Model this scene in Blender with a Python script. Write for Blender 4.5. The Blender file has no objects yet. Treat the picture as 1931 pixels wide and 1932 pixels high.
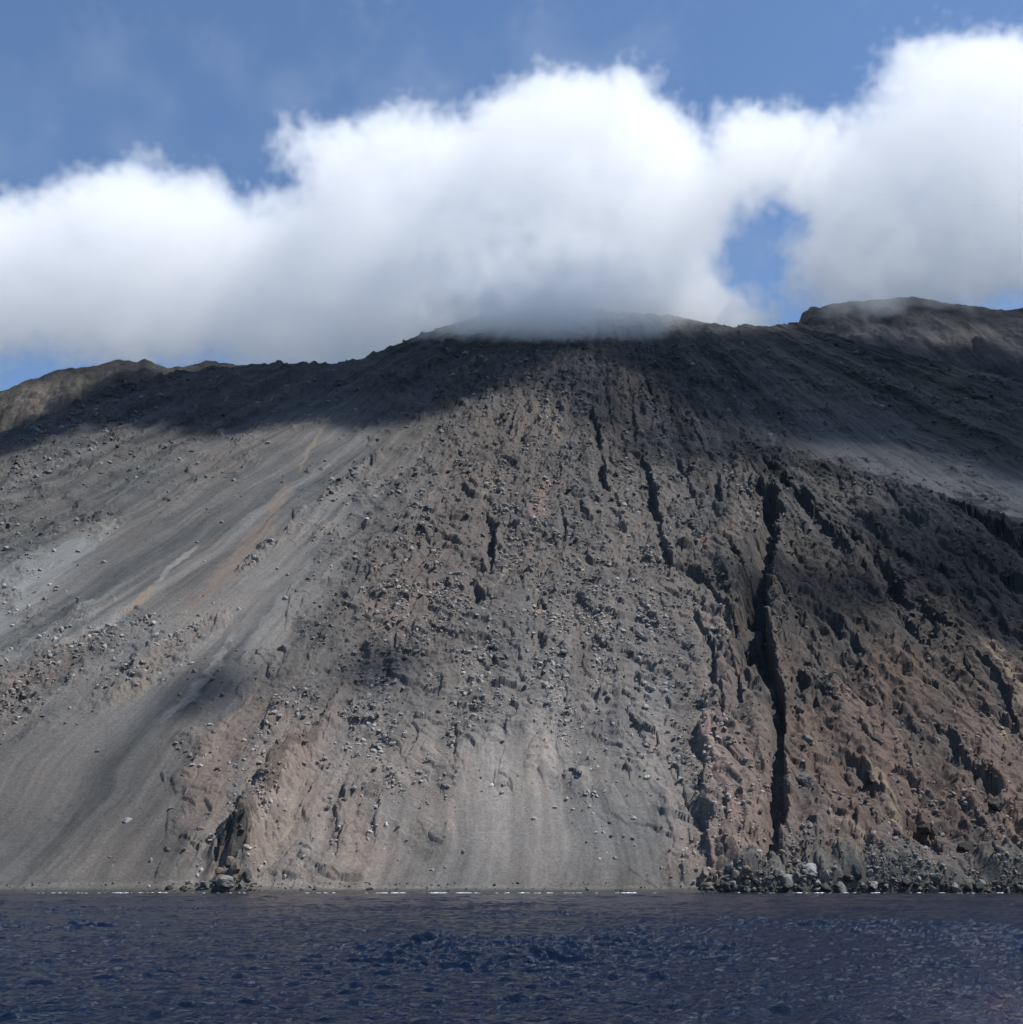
import bpy, bmesh, math, random
import numpy as np
from mathutils import Vector

R = math.radians
rng = np.random.default_rng(7)
random.seed(7)

# ---------------------------------------------------------------- camera, sky, sun, exposure
scene = bpy.context.scene
F, PITCH, CAMZ = 1.15, R(17.5), 3.0
cam_d = bpy.data.cameras.new('camera')
cam = bpy.data.objects.new('camera', cam_d)
scene.collection.objects.link(cam)
cam_d.sensor_width = 36.0
cam_d.lens = 36.0 * F
cam_d.clip_start, cam_d.clip_end = 0.5, 60000.0
cam.location = (0, 0, CAMZ)
cam.rotation_euler = (R(90) + PITCH, 0, 0)
scene.camera = cam

SUN_EL, SUN_AZ = R(58), R(99)           # azimuth from +Y towards +X
S = np.array([math.cos(SUN_EL) * math.sin(SUN_AZ), math.cos(SUN_EL) * math.cos(SUN_AZ), math.sin(SUN_EL)])
world = bpy.data.worlds.new('World')
scene.world = world
world.use_nodes = True
wn = world.node_tree
wn.nodes.clear()
sky = wn.nodes.new('ShaderNodeTexSky')
sky.sky_type = 'NISHITA'
sky.sun_disc = False
sky.sun_elevation, sky.sun_rotation = SUN_EL, SUN_AZ
sky.air_density, sky.dust_density, sky.ozone_density = 1.0, 0.0, 5.0
bg = wn.nodes.new('ShaderNodeBackground')
bg.inputs['Strength'].default_value = 0.106
wo = wn.nodes.new('ShaderNodeOutputWorld')
wn.links.new(sky.outputs[0], bg.inputs[0])
wn.links.new(bg.outputs[0], wo.inputs[0])

sun_d = bpy.data.lights.new('sun', 'SUN')
sun_d.energy, sun_d.angle, sun_d.color = 4.6, R(0.5), (1.0, 0.97, 0.91)
sun = bpy.data.objects.new('sun', sun_d)
scene.collection.objects.link(sun)
sun.rotation_euler = Vector(S.tolist()).to_track_quat('Z', 'Y').to_euler()

scene.view_settings.view_transform = 'Standard'
scene.view_settings.look = 'None'
scene.view_settings.exposure = 0.5
scene.view_settings.gamma = 1.0
scene.view_settings.use_curve_mapping = False
cy = scene.cycles
cy.max_bounces, cy.diffuse_bounces, cy.glossy_bounces = 20, 2, 2
cy.transmission_bounces, cy.volume_bounces, cy.transparent_max_bounces = 2, 20, 8
cy.volume_step_rate, cy.volume_max_steps = 1.0, 256

# ---------------------------------------------------------------- helpers: projection, noise, meshes
PX = 1932.0                                # units of the traced outlines: pixels of a 1932 px wide view of the photo
K = PX * F
CP, SP = math.cos(PITCH), math.sin(PITCH)

def project(x, y, z):
    zz = z - CAMZ
    w = y * CP + zz * SP
    return 966 + K * x / w, 966 - K * (zz * CP - y * SP) / w, w

def e_of_v(v):                             # height over distance of the sight line through picture row v
    b = (966 - v) / K
    return (SP + b * CP) / (CP - b * SP)

def t_of_uv(u, v):
    b = (966 - v) / K
    return ((u - 966) / K) / (CP - b * SP)

_tab = {}
def vnoise(x, y, seed=0):                  # smooth value noise, 0..1
    if seed not in _tab:
        _tab[seed] = np.random.default_rng(1000 + seed).random((256, 256)).astype(np.float32)
    T = _tab[seed]
    xi = np.floor(x); yi = np.floor(y)
    fx = (x - xi).astype(np.float32); fy = (y - yi).astype(np.float32)
    xi = xi.astype(np.int32) & 255; yi = yi.astype(np.int32) & 255
    x1 = (xi + 1) & 255; y1 = (yi + 1) & 255
    fx = fx * fx * (3 - 2 * fx); fy = fy * fy * (3 - 2 * fy)
    a = T[xi, yi]; b = T[x1, yi]; c = T[xi, y1]; d = T[x1, y1]
    a = a + (b - a) * fx; c = c + (d - c) * fx
    return a + (c - a) * fy

def fbm(x, y, seed=0, octs=4, gain=0.5, lac=2.03):
    s = 0; amp = 1; tot = 0
    for o in range(octs):
        s = s + amp * vnoise(x, y, seed + o); tot += amp
        x, y = (x * 0.8 - y * 0.6) * lac + 17.3, (x * 0.6 + y * 0.8) * lac - 9.1
        amp *= gain
    return s / tot

def fbm_al(x, y, seed=0, octs=4, gain=0.5, lac=2.03):   # keeps its axes, for streaks
    s = 0; amp = 1; tot = 0
    for o in range(octs):
        s = s + amp * vnoise(x + 7.7 * o, y - 3.1 * o, seed + o); tot += amp
        x, y = x * lac, y * lac
        amp *= gain
    return s / tot

def sst(a, b, x):
    t = np.clip((x - a) / (b - a), 0, 1)
    return t * t * (3 - 2 * t)

def link(name, me, mat, kind=None, label=None, cat=None, group=None):
    o = bpy.data.objects.new(name, me)
    scene.collection.objects.link(o)
    if mat is not None and me is not None:
        me.materials.append(mat)
    for k, v in (('kind', kind), ('label', label), ('category', cat), ('group', group)):
        if v: o[k] = v
    return o

def mesh_np(name, co, quads=None, tris=None, cols=None, smooth=True):
    me = bpy.data.meshes.new(name)
    me.vertices.add(len(co))
    me.vertices.foreach_set('co', np.ascontiguousarray(co, dtype=np.float32).ravel())
    nq = 0 if quads is None else len(quads)
    nt = 0 if tris is None else len(tris)
    if nq + nt:
        idx = np.concatenate([a.ravel() for a in (quads, tris) if a is not None and len(a)]).astype(np.int32)
        st = np.concatenate([np.arange(nq) * 4, nq * 4 + np.arange(nt) * 3]).astype(np.int32)
        me.loops.add(len(idx)); me.loops.foreach_set('vertex_index', idx)
        me.polygons.add(nq + nt); me.polygons.foreach_set('loop_start', st)
        me.update(calc_edges=True)
        me.polygons.foreach_set('use_smooth', np.full(nq + nt, smooth, dtype=bool))
    if cols is not None:
        a = me.attributes.new('tint', 'FLOAT_COLOR', 'POINT')
        c4 = np.ones((len(co), 4), dtype=np.float32); c4[:, :3] = cols
        a.data.foreach_set('color', c4.ravel())
    me.update()
    return me

def grid_quads(nr, nc, flip=False):
    i = np.arange(nr - 1)[:, None] * nc + np.arange(nc - 1)[None, :]
    i = i.ravel()
    q = np.stack([i, i + 1, i + nc + 1, i + nc], 1)
    return q[:, ::-1] if flip else q

# ---------------------------------------------------------------- materials
def rock_material(name, rough=0.95, noise_m=0.9, bump=0.5, contrast=0.3, use_tint=True, base=(0.2, 0.2, 0.2)):
    m = bpy.data.materials.new(name)
    m.use_nodes = True
    nt = m.node_tree; N = nt.nodes; L = nt.links
    p = N['Principled BSDF']
    p.inputs['Roughness'].default_value = rough
    p.inputs['Specular IOR Level'].default_value = 0.12
    tc = N.new('ShaderNodeTexCoord')
    n1 = N.new('ShaderNodeTexNoise'); n1.inputs['Scale'].default_value = 1.0 / noise_m
    n1.inputs['Detail'].default_value = 4; n1.inputs['Roughness'].default_value = 0.65
    L.new(tc.outputs['Object'], n1.inputs['Vector'])
    mr = N.new('ShaderNodeMapRange')
    mr.inputs['From Min'].default_value = 0.3; mr.inputs['From Max'].default_value = 0.7
    mr.inputs['To Min'].default_value = 1 - contrast; mr.inputs['To Max'].default_value = 1 + contrast
    L.new(n1.outputs['Fac'], mr.inputs['Value'])
    vm = N.new('ShaderNodeVectorMath'); vm.operation = 'SCALE'
    if use_tint:
        at = N.new('ShaderNodeAttribute'); at.attribute_name = 'tint'
        L.new(at.outputs['Color'], vm.inputs[0])
    else:
        oi = N.new('ShaderNodeObjectInfo')
        hs = N.new('ShaderNodeMapRange'); hs.inputs['To Min'].default_value = 0.75; hs.inputs['To Max'].default_value = 1.25
        L.new(oi.outputs['Random'], hs.inputs['Value'])
        v0 = N.new('ShaderNodeVectorMath'); v0.operation = 'SCALE'
        v0.inputs[0].default_value = base
        L.new(hs.outputs[0], v0.inputs['Scale'])
        L.new(v0.outputs[0], vm.inputs[0])
    L.new(mr.outputs[0], vm.inputs['Scale'])
    L.new(vm.outputs[0], p.inputs['Base Color'])
    if bump:
        b = N.new('ShaderNodeBump'); b.inputs['Strength'].default_value = bump
        b.inputs['Distance'].default_value = 0.35 * noise_m
        L.new(n1.outputs['Fac'], b.inputs['Height'])
        L.new(b.outputs[0], p.inputs['Normal'])
    return m

mat_slope = rock_material('ash_and_lava', noise_m=1.1, bump=0.6, contrast=0.22)
mat_far = rock_material('weathered_lava', noise_m=5.0, bump=0.6, contrast=0.2)
mat_rub = rock_material('rubble_rock', noise_m=0.7, bump=0.3, contrast=0.15)

# ---------------------------------------------------------------- the shape of the slope
YS = 400.0                                  # distance of the waterline
SL = 0.75                                   # tangent of the angle of the ash slope
crest_uv = np.array([(-420, 990), (-250, 915), (-120, 862), (0, 822), (45, 808), (100, 785), (170, 753), (249, 726), (300, 715), (348, 706),
    (438, 693), (520, 690), (560, 689), (622, 689), (660, 685), (697, 676), (740, 655), (796, 634), (860, 612), (940, 592), (1030, 585), (1100, 583),
    (1180, 590), (1262, 596), (1330, 607), (1362, 612), (1385, 617), (1420, 614), (1445, 617), (1500, 613), (1530, 620),
    (1560, 632), (1600, 640), (1660, 655), (1714, 670), (1780, 688), (1850, 703), (1931, 722), (2080, 760), (2250, 810), (2450, 880)], float)
CT = t_of_uv(crest_uv[:, 0], crest_uv[:, 1]); CE = e_of_v(crest_uv[:, 1])

def base_profile(d):                        # height of the ash slope d metres inland
    dd = np.maximum(d, -30)
    beach = 6.0
    h = np.where(dd < 0, 0.30 * dd, np.where(dd < beach, 0.30 * dd, 0.30 * beach + SL * (dd - beach)))
    return h + 0.45 * (sst(0, 900, dd) - sst(0, 900, dd) ** 2) * -20

def y_crest(t):
    e = np.interp(t, CT, CE)
    y = np.full_like(t, 900.0)
    for _ in range(60):                     # solve base_profile(y - YS) + ... = e * y
        f = base_profile(y - YS) - CAMZ - e * y
        y = np.clip(y - f / (SL - e), 420, 3000)
    return y

NT, NR, NB = 1560, 1850, 70
tt = np.linspace(-0.60, 0.60, NT)
yc = y_crest(tt)
s_ = np.linspace(0, 1, NR)
s_ = 0.42 * s_ + 0.58 * (np.exp(1.7 * s_) - 1) / (math.exp(1.7) - 1)
y0 = YS - 14 + 3.0 * (fbm(tt * 40 + 50, tt * 0 + 3.3, 5, 3) - 0.5)
Y = y0[None, :] + (yc - y0)[None, :] * s_[:, None]
Yb = yc[None, :] + (np.linspace(0, 1, NB + 1)[1:, None] ** 1.5) * 160
Y = np.concatenate([Y, Yb], 0)
T = np.broadcast_to(tt[None, :], Y.shape)
X = T * Y
zc = base_profile(yc - YS)
over = np.maximum(Y - yc[None, :], 0)
Z = base_profile(Y - YS)
Z = np.where(over > 0, zc[None, :] + 0.10 * np.minimum(over, 6) - 0.62 * np.maximum(over - 3, 0), Z)
X = X.ravel(); Y = Y.ravel(); Z = Z.ravel()
U, V, W = project(X, Y, Z)
MPX = W / K                                 # metres per traced pixel at each point

# direction of flow: radial from a point under the summit
XA, YA = 150.0, 1720.0
PHI = np.arctan2(X - XA, YA - Y)
RR = np.hypot(X - XA, YA - Y)
jit = fbm(X / 60, Y / 60, 31, 3) - 0.5
ACR = PHI * 900 + 14 * jit                  # metres across the flow
ALO = RR + 40 * jit

# coarse maps read off the photograph (columns every 128.8 px, rows every 120 px from 600)
def cmap(rows, u, v):
    A = np.array(rows, float)
    gu = np.clip(u / 128.75, 0, A.shape[1] - 1.001); gv = np.clip((v - 600) / 120.0, 0, A.shape[0] - 1.001)
    iu = gu.astype(int); iv = gv.astype(int); fu = gu - iu; fv = gv - iv
    fu = fu * fu * (3 - 2 * fu); fv = fv * fv * (3 - 2 * fv)
    return (A[iv, iu] * (1 - fu) + A[iv, iu + 1] * fu) * (1 - fv) + (A[iv + 1, iu] * (1 - fu) + A[iv + 1, iu + 1] * fu) * fv

wu = U + 90 * (fbm_al(ACR / 30, ALO / 120, 41, 4) - 0.5); wv = V + 70 * (fbm_al(ACR / 25, ALO / 90, 47, 4) - 0.5)
ROCK = [
 [3, 3, 3, 3, 3, 3, 4, 4, 4, 4, 3, 3, 3, 3, 3, 3],
 [3, 4, 4, 3, 3, 2, 3, 5, 6, 5, 4, 3, 2, 3, 3, 2],
 [3, 4, 3, 2, 1, 1, 2, 6, 7, 6, 5, 3, 1, 1, 2, 2],
 [4, 3, 1, 1, 1, 2, 5, 9, 8, 7, 7, 8, 6, 3, 1, 1],
 [2, 1, 0, 0, 0, 2, 8, 9, 8, 8, 7, 6, 4, 5, 3, 2],
 [1, 3, 2, 2, 0, 6, 9, 8, 8, 9, 7, 5, 4, 4, 4, 4],
 [5, 2, 0, 1, 6, 7, 6, 7, 7, 8, 6, 6, 5, 5, 4, 5],
 [0, 0, 0, 5, 7, 7, 6, 5, 3, 6, 7, 7, 5, 4, 5, 6],
 [0, 0, 0, 4, 5, 7, 3, 0, 0, 2, 6, 7, 6, 5, 6, 6],
 [0, 0, 1, 3, 4, 0, 0, 0, 0, 0, 2, 8, 9, 9, 8, 8]]
BRI = [   # lightness of the ground, with summit shade painted into the top row
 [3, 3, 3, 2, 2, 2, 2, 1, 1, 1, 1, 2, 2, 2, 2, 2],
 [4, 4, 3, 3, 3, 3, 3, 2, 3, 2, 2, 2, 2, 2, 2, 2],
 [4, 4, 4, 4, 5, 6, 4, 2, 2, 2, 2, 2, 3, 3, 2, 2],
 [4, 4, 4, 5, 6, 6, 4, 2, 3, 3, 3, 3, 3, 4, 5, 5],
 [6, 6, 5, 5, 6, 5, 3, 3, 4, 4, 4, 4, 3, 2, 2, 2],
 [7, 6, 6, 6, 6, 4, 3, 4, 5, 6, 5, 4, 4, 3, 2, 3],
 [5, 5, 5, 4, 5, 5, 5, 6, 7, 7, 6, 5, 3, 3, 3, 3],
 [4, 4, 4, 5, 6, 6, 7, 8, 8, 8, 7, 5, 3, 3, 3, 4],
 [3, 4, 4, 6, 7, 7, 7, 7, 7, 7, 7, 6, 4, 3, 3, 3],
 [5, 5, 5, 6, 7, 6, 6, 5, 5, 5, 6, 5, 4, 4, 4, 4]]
WARM = [
 [3, 3, 3, 2, 2, 2, 2, 2, 3, 3, 2, 2, 2, 1, 1, 1],
 [4, 4, 3, 3, 3, 2, 2, 3, 4, 4, 3, 3, 3, 3, 3, 2],
 [3, 3, 3, 4, 4, 4, 4, 4, 4, 3, 2, 2, 3, 2, 2, 2],
 [3, 3, 2, 3, 4, 3, 3, 4, 5, 3, 3, 3, 3, 2, 1, 1],
 [1, 2, 3, 4, 3, 3, 4, 4, 5, 3, 4, 6, 6, 3, 1, 1],
 [2, 3, 3, 4, 3, 4, 4, 3, 3, 3, 4, 6, 6, 6, 4, 4],
 [6, 4, 2, 2, 5, 4, 3, 3, 3, 3, 4, 6, 7, 8, 7, 6],
 [3, 3, 3, 6, 6, 4, 4, 4, 4, 4, 5, 7, 8, 9, 8, 7],
 [3, 3, 4, 6, 6, 6, 4, 3, 3, 3, 5, 8, 8, 9, 9, 8],
 [3, 4, 5, 7, 6, 6, 3, 3, 3, 4, 6, 6, 5, 7, 7, 7]]
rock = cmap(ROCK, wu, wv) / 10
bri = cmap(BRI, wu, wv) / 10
warm = cmap(WARM, wu, wv) / 10

def inside(poly, u, v):
    c = np.zeros(u.shape, bool); n = len(poly)
    for i in range(n):
        x1, y1 = poly[i]; x2, y2 = poly[(i + 1) % n]
        if y1 == y2: continue
        k = ((y1 > v) != (y2 > v)) & (u < (x2 - x1) * (v - y1) / (y2 - y1) + x1)
        c ^= k
    return c

def soft_poly(poly, step=4, blur=3, u0=-400, v0=-100, u1=2400, v1=1800):
    gu, gv = np.meshgrid(np.arange(u0, u1, step), np.arange(v0, v1, step))
    m = inside(poly, gu, gv).astype(np.float32)
    for _ in range(blur):
        m = (np.roll(m, 1, 0) + m + np.roll(m, -1, 0)) / 3
        m = (np.roll(m, 1, 1) + m + np.roll(m, -1, 1)) / 3
    def look(u, v):
        a = np.clip((u - u0) / step, 0, m.shape[1] - 1.01); b = np.clip((v - v0) / step, 0, m.shape[0] - 1.01)
        ia = a.astype(int); ib = b.astype(int); fa = a - ia; fb = b - ib
        return (m[ib, ia] * (1 - fa) + m[ib, ia + 1] * fa) * (1 - fb) + (m[ib + 1, ia] * (1 - fa) + m[ib + 1, ia + 1] * fa) * fb
    return look

# lava field on the right, with its blocky upper lip
lava_poly = [(1362, 930), (1368, 885), (1385, 868), (1425, 862), (1450, 856), (1500, 866), (1560, 888), (1640, 905), (1700, 925), (1765, 938),
             (1820, 960), (1931, 1000), (2100, 1080), (2300, 1200), (2300, 1700), (1330, 1700), (1325, 1560), (1318, 1480), (1350, 1330), (1380, 1200), (1330, 1100),
             (1262, 1060), (1330, 1040), (1360, 985)]
lava_f = soft_poly(lava_poly, blur=2)
w9 = 16 * (fbm(X / 9, Y / 9, 53, 3) - 0.5) / np.maximum(MPX, 0.2)
lava = np.maximum(lava_f(U + w9, V + w9 * 0.4), np.exp(-((U - 438 + w9) / 36) ** 2) * sst(1560, 1630, V))
centre_f = soft_poly([(1040, 650), (1130, 640), (1240, 720), (1330, 900), (1370, 1100), (1345, 1330), (1300, 1480), (1200, 1480), (1000, 1380), (850, 1430),
                      (700, 1560), (520, 1600), (400, 1610), (370, 1480), (450, 1350), (560, 1230), (640, 1090), (760, 960), (850, 850), (950, 740)], blur=10)
centre = centre_f(U + w9, V + w9)

def polyline_field(pts, wid, grow=2.5, jag=0.35, seed=0, minjag=2.0):
    """signed distance across a traced line (right of it positive looking down the slope), its width there, position along"""
    P = np.array(pts, float); Wd = np.array(wid, float)
    m = Wd.max() * grow + 12
    sel = np.nonzero((U > P[:, 0].min() - m) & (U < P[:, 0].max() + m) & (V > P[:, 1].min() - m) & (V < P[:, 1].max() + m))[0]
    u, v = U[sel], V[sel]
    sc = np.maximum(MPX[sel], 0.15)
    best = np.full(len(sel), 1e9); sd = np.zeros(len(sel)); ww = np.zeros(len(sel)); al = np.zeros(len(sel)); cum = 0.0
    tot = np.hypot(*np.diff(P, axis=0).T).sum()
    for i in range(len(P) - 1):
        a, b = P[i], P[i + 1]; d = b - a; L2 = d @ d
        k = np.clip(((u - a[0]) * d[0] + (v - a[1]) * d[1]) / L2, 0, 1)
        dx = u - a[0] - k * d[0]; dy = v - a[1] - k * d[1]
        dist = np.hypot(dx, dy)
        q = dist < best
        best[q] = dist[q]
        side = np.sign(dx * d[1] - dy * d[0])
        sd[q] = (side * dist)[q]; ww[q] = (Wd[i] + (Wd[i + 1] - Wd[i]) * k)[q]
        al[q] = ((cum + k * math.sqrt(L2)) / tot)[q]
        cum += math.sqrt(L2)
    xs, ys = X[sel], Y[sel]
    jn = (fbm(xs / 6.5, ys / 6.5, 90 + seed, 4, 0.62) - 0.5) * 2.6
    sd = sd + jn * np.maximum(ww * jag, minjag)
    return sel, sd, ww, al, sc

for k_, (p_, w_, a_) in enumerate([
    ([(447, 1158), (400, 1182), (340, 1220), (290, 1250), (235, 1290), (150, 1340)], [10, 22, 34, 40, 34, 30], 0.95),
    ([(330, 1150), (240, 1195), (170, 1225), (80, 1270), (0, 1310), (-80, 1350)], [10, 34, 50, 60, 70, 70], 0.9),
    ([(655, 1300), (600, 1390), (545, 1460), (500, 1530), (460, 1600), (435, 1675)], [20, 34, 44, 54, 66, 80], 1.0),
    ([(560, 990), (500, 1040), (440, 1090)], [10, 16, 10], 0.7), ([(740, 850), (660, 905), (590, 960)], [10, 18, 10], 0.7),
    ([(1150, 640), (1080, 760), (960, 860), (860, 1000), (760, 1130), (640, 1250)], [60, 120, 130, 130, 110, 60], 0.9)]):
    sel, sd, ww, al, sc = polyline_field(p_, w_, seed=200 + k_)
    rock[sel] = np.maximum(rock[sel], a_ * np.exp(-(sd / (ww * 0.6)) ** 2) * sst(0, .1, al) * sst(1, .85, al))

# --- relief
H = np.zeros_like(X)
ribs = fbm_al(ACR / 45, ALO / 420, 61, 4)
H += (ribs - 0.5) * 9
r2 = 1 - np.abs(2 * fbm_al(ACR / 16, ALO / 110, 67, 3) - 1)
up = sst(1000, 680, V)
rightup = sst(1150, 1500, U) * sst(1250, 800, V)
H += (r2 - 0.6) * (2.5 + 5.0 * up * (1 - 0.3 * rightup)) * (0.15 + rock)
# rough lava and rubble: sharp-edged bumps of several sizes
def billow(sx, seed, o=3, st=1.0):
    return np.abs(2 * fbm(ACR / sx, ALO / (sx * st), seed, o) - 1)
def blocks(x, y, cell, seed, sel):
    # angular blocks: every cell of a jittered lattice is one tilted facet at its own height
    x = x[sel] / cell; y = y[sel] / cell
    xi = np.floor(x).astype(np.int32); yi = np.floor(y).astype(np.int32)
    r = np.random.default_rng(seed)
    jx, jy, hh, tx, ty = (r.random((256, 256)).astype(np.float32) for _ in range(5))
    best = np.full(len(x), 9.0, np.float32); out = np.zeros(len(x), np.float32); rnd = np.zeros(len(x), np.float32)
    for a in (-1, 0, 1):
        for b in (-1, 0, 1):
            ci = (xi + a) & 255; cj = (yi + b) & 255
            dx = (x - (xi + a + 0.1 + 0.8 * jx[ci, cj])).astype(np.float32); dy = (y - (yi + b + 0.1 + 0.8 * jy[ci, cj])).astype(np.float32)
            d = dx * dx + dy * dy
            q = d < best
            best[q] = d[q]
            h = hh[ci, cj]
            out[q] = (dx * (tx[ci, cj] - 0.5) * 0.9 + dy * (ty[ci, cj] - 0.5) * 0.9 - 0.35 * d)[q]; rnd[q] = h[q]
    return out, rnd
b1 = billow(26, 71, 3, 2.2); b2 = billow(9, 75, 3, 1.4); b3 = billow(3.4, 79, 3, 1.0); b4 = vnoise(X / 1.1, Y / 1.1, 83)
rdg = 1 - np.abs(2 * fbm_al(ACR / 24 + 0.35 * fbm(X / 30, Y / 30, 180, 2), ALO / 120, 181, 4, 0.6) - 1)
rdg2 = 1 - np.abs(2 * fbm_al(ACR / 8 + 0.8 * fbm(X / 15, Y / 15, 184, 2), ALO / 36, 185, 3, 0.6) - 1)
H += lava * (b1 * 4 + (rdg - 0.6) * 13 + (rdg2 - 0.6) * 4.5 + b2 * 1.5 + b3 * 0.8 - 0.5)
H += np.maximum(rock, 0.03) * (1 - 0.6 * lava) * (b2 * 1.5 + b3 * 0.7 + b4 * 0.4 - 0.6)
sel = np.nonzero(rock + lava > 0.12)[0]
Rk, Lv = rock[sel], lava[sel]
qx, qy = ACR + 3 * (fbm(X / 7, Y / 7, 191, 2) - .5), ALO + 3 * (fbm(X / 7, Y / 7, 195, 2) - .5)
far_ = np.clip(MPX[sel] / 0.25, 0.8, 2.2)
for cell, amp, seed, thr in ((9.0, 2.6, 801, 0.5), (4.2, 1.5, 802, 0.55), (2.1, 0.85, 803, 0.45)):
    f_, rn = blocks(qx * 1.0, qy * (0.5 if cell > 4 else 0.85), cell, seed, sel)
    H[sel] += Lv * amp * ((rn - 0.5) * 1.3 + f_)
    pres = sst(thr, thr + 0.08, rn) * sst(thr + 0.55, thr - 0.1, 1.0 - Rk * 0.9 + (vnoise(X[sel] / 12, Y[sel] / 12, 199) - .5) * 0.7 + (cell > 5) * 0.12)
    H[sel] += (1 - 0.7 * Lv) * pres * amp * 0.85 * far_ ** 0.45 * (0.5 + 0.5 * sst(640, 760, V[sel])) * (0.6 + rn + f_)
H += 0.55 * (fbm_al(ACR / 2.2, ALO / 16, 87, 2) - 0.5) + 1.6 * (fbm_al(ACR / 7, ALO / 70, 88, 2) - 0.5)
H += lava * 2.2

floor_mask = np.zeros_like(X)
def gully(pts, wid, deep=0.9, left=1.6, seed=0, lip=0.35, jag=0.5):
    """channel with a steep right-hand wall and an easier left-hand side"""
    sel, sd, ww, al, sc = polyline_field(pts, wid, seed=seed, jag=jag)
    ends = sst(0, 0.1, al) * sst(1.0, 0.9, al) * (0.7 + 0.6 * vnoise(al * np.hypot(*(np.array(pts[0], float) - np.array(pts[-1], float))) / 28 + 5, al * 0 + seed, 95))
    ww = ww * (0.75 + 0.5 * vnoise(X[sel] / 25, Y[sel] / 25, 96 + seed))
    h = ww * 0.5
    right = sst(h * 1.12, h * 0.82, sd)
    leftp = sst(-h * (1 + left), -h * 0.3, sd)
    p = right * leftp * ends
    D = deep * ww * sc
    H[sel] -= D * p
    H[sel] += lip * D * sst(h * 2.2, h * 1.2, sd) * sst(h * 0.8, h * 1.1, sd) * ends
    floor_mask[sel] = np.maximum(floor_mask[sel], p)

def levee(pts, wid, high=0.5, seed=0, steep_left=True, jag=0.35):
    sel, sd, ww, al, sc = polyline_field(pts, wid, seed=seed, jag=jag)
    ends = sst(0, 0.12, al) * sst(1.0, 0.9, al)
    h = ww * 0.5
    if steep_left:
        p = sst(-h, -h * 0.72, sd) * sst(h * 1.9, -h * 0.2, sd)
    else:
        p = sst(h, h * 0.7, sd) * sst(-h * 1.8, h * 0.2, sd)
    H[sel] += high * ww * sc * p * ends

# the long dark gully
gully([(1395, 925), (1432, 938), (1452, 960), (1455, 1000), (1448, 1050), (1436, 1100), (1428, 1160), (1432, 1210), (1438, 1255), (1455, 1300),
       (1468, 1345), (1474, 1400), (1470, 1450), (1467, 1510), (1470, 1560), (1463, 1610), (1458, 1655), (1455, 1690)],
      [14, 26, 40, 44, 46, 52, 66, 66, 56, 40, 28, 20, 20, 34, 36, 38, 42, 44], deep=1.3, left=0.7, lip=0.4, seed=1, jag=0.27)
gully([(1112, 778), (1126, 812), (1131, 850), (1136, 905), (1142, 945)], [8, 10, 12, 12, 16], deep=1.1, seed=2, left=1.6)
gully([(1137, 854), (1180, 862), (1212, 880), (1224, 905), (1228, 935), (1238, 975), (1244, 1010), (1250, 1050), (1268, 1076), (1305, 1090), (1335, 1108), (1352, 1140),
       (1372, 1172), (1390, 1215)], [6, 8, 9, 12, 22, 22, 14, 15, 15, 15, 14, 11, 11, 8], deep=1.05, seed=3, left=1.3)
gully([(1362, 895), (1353, 920), (1357, 955), (1363, 985)], [8, 12, 9, 8], deep=1.1, seed=4)
gully([(912, 972), (927, 990), (930, 1020), (927, 1060), (925, 1092)], [12, 18, 16, 14, 8], deep=1.1, seed=5, left=1.3)
gully([(890, 1125), (905, 1130), (918, 1132)], [14, 20, 10], deep=0.9, seed=6)
gully([(1210, 690), (1222, 730), (1235, 770), (1228, 830)], [6, 8, 8, 5], deep=0.9, seed=7)
gully([(1290, 775), (1310, 815), (1330, 850), (1356, 880)], [6, 8, 7, 5], deep=0.9, seed=8)
gully([(1010, 1135), (1018, 1150), (1030, 1160)], [10, 14, 8], deep=0.8, seed=9)
gully([(745, 1190), (744, 1225), (752, 1250)], [10, 14, 8], deep=0.8, seed=10)
for k_, (p_, w_) in enumerate([([(1180, 700), (1192, 760), (1200, 820), (1196, 855)], [5, 8, 9, 5]), ([(1140, 720), (1150, 790), (1160, 840)], [5, 7, 5]),
        ([(1270, 860), (1300, 920), (1318, 970)], [5, 9, 6]), ([(1305, 1150), (1345, 1230), (1352, 1300), (1372, 1370)], [6, 10, 9, 6]),
        ([(1060, 960), (1068, 1010), (1062, 1060)], [6, 10, 6]), ([(835, 985), (815, 1040), (790, 1090)], [6, 12, 6]), ([(700, 1085), (680, 1130), (655, 1160)], [6, 12, 6]),
        ([(980, 760), (965, 810), (940, 850)], [6, 10, 6]), ([(1370, 1230), (1392, 1300), (1402, 1370)], [6, 10, 6])]):
    gully(p_, w_, deep=1.0, seed=60 + k_)
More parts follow.
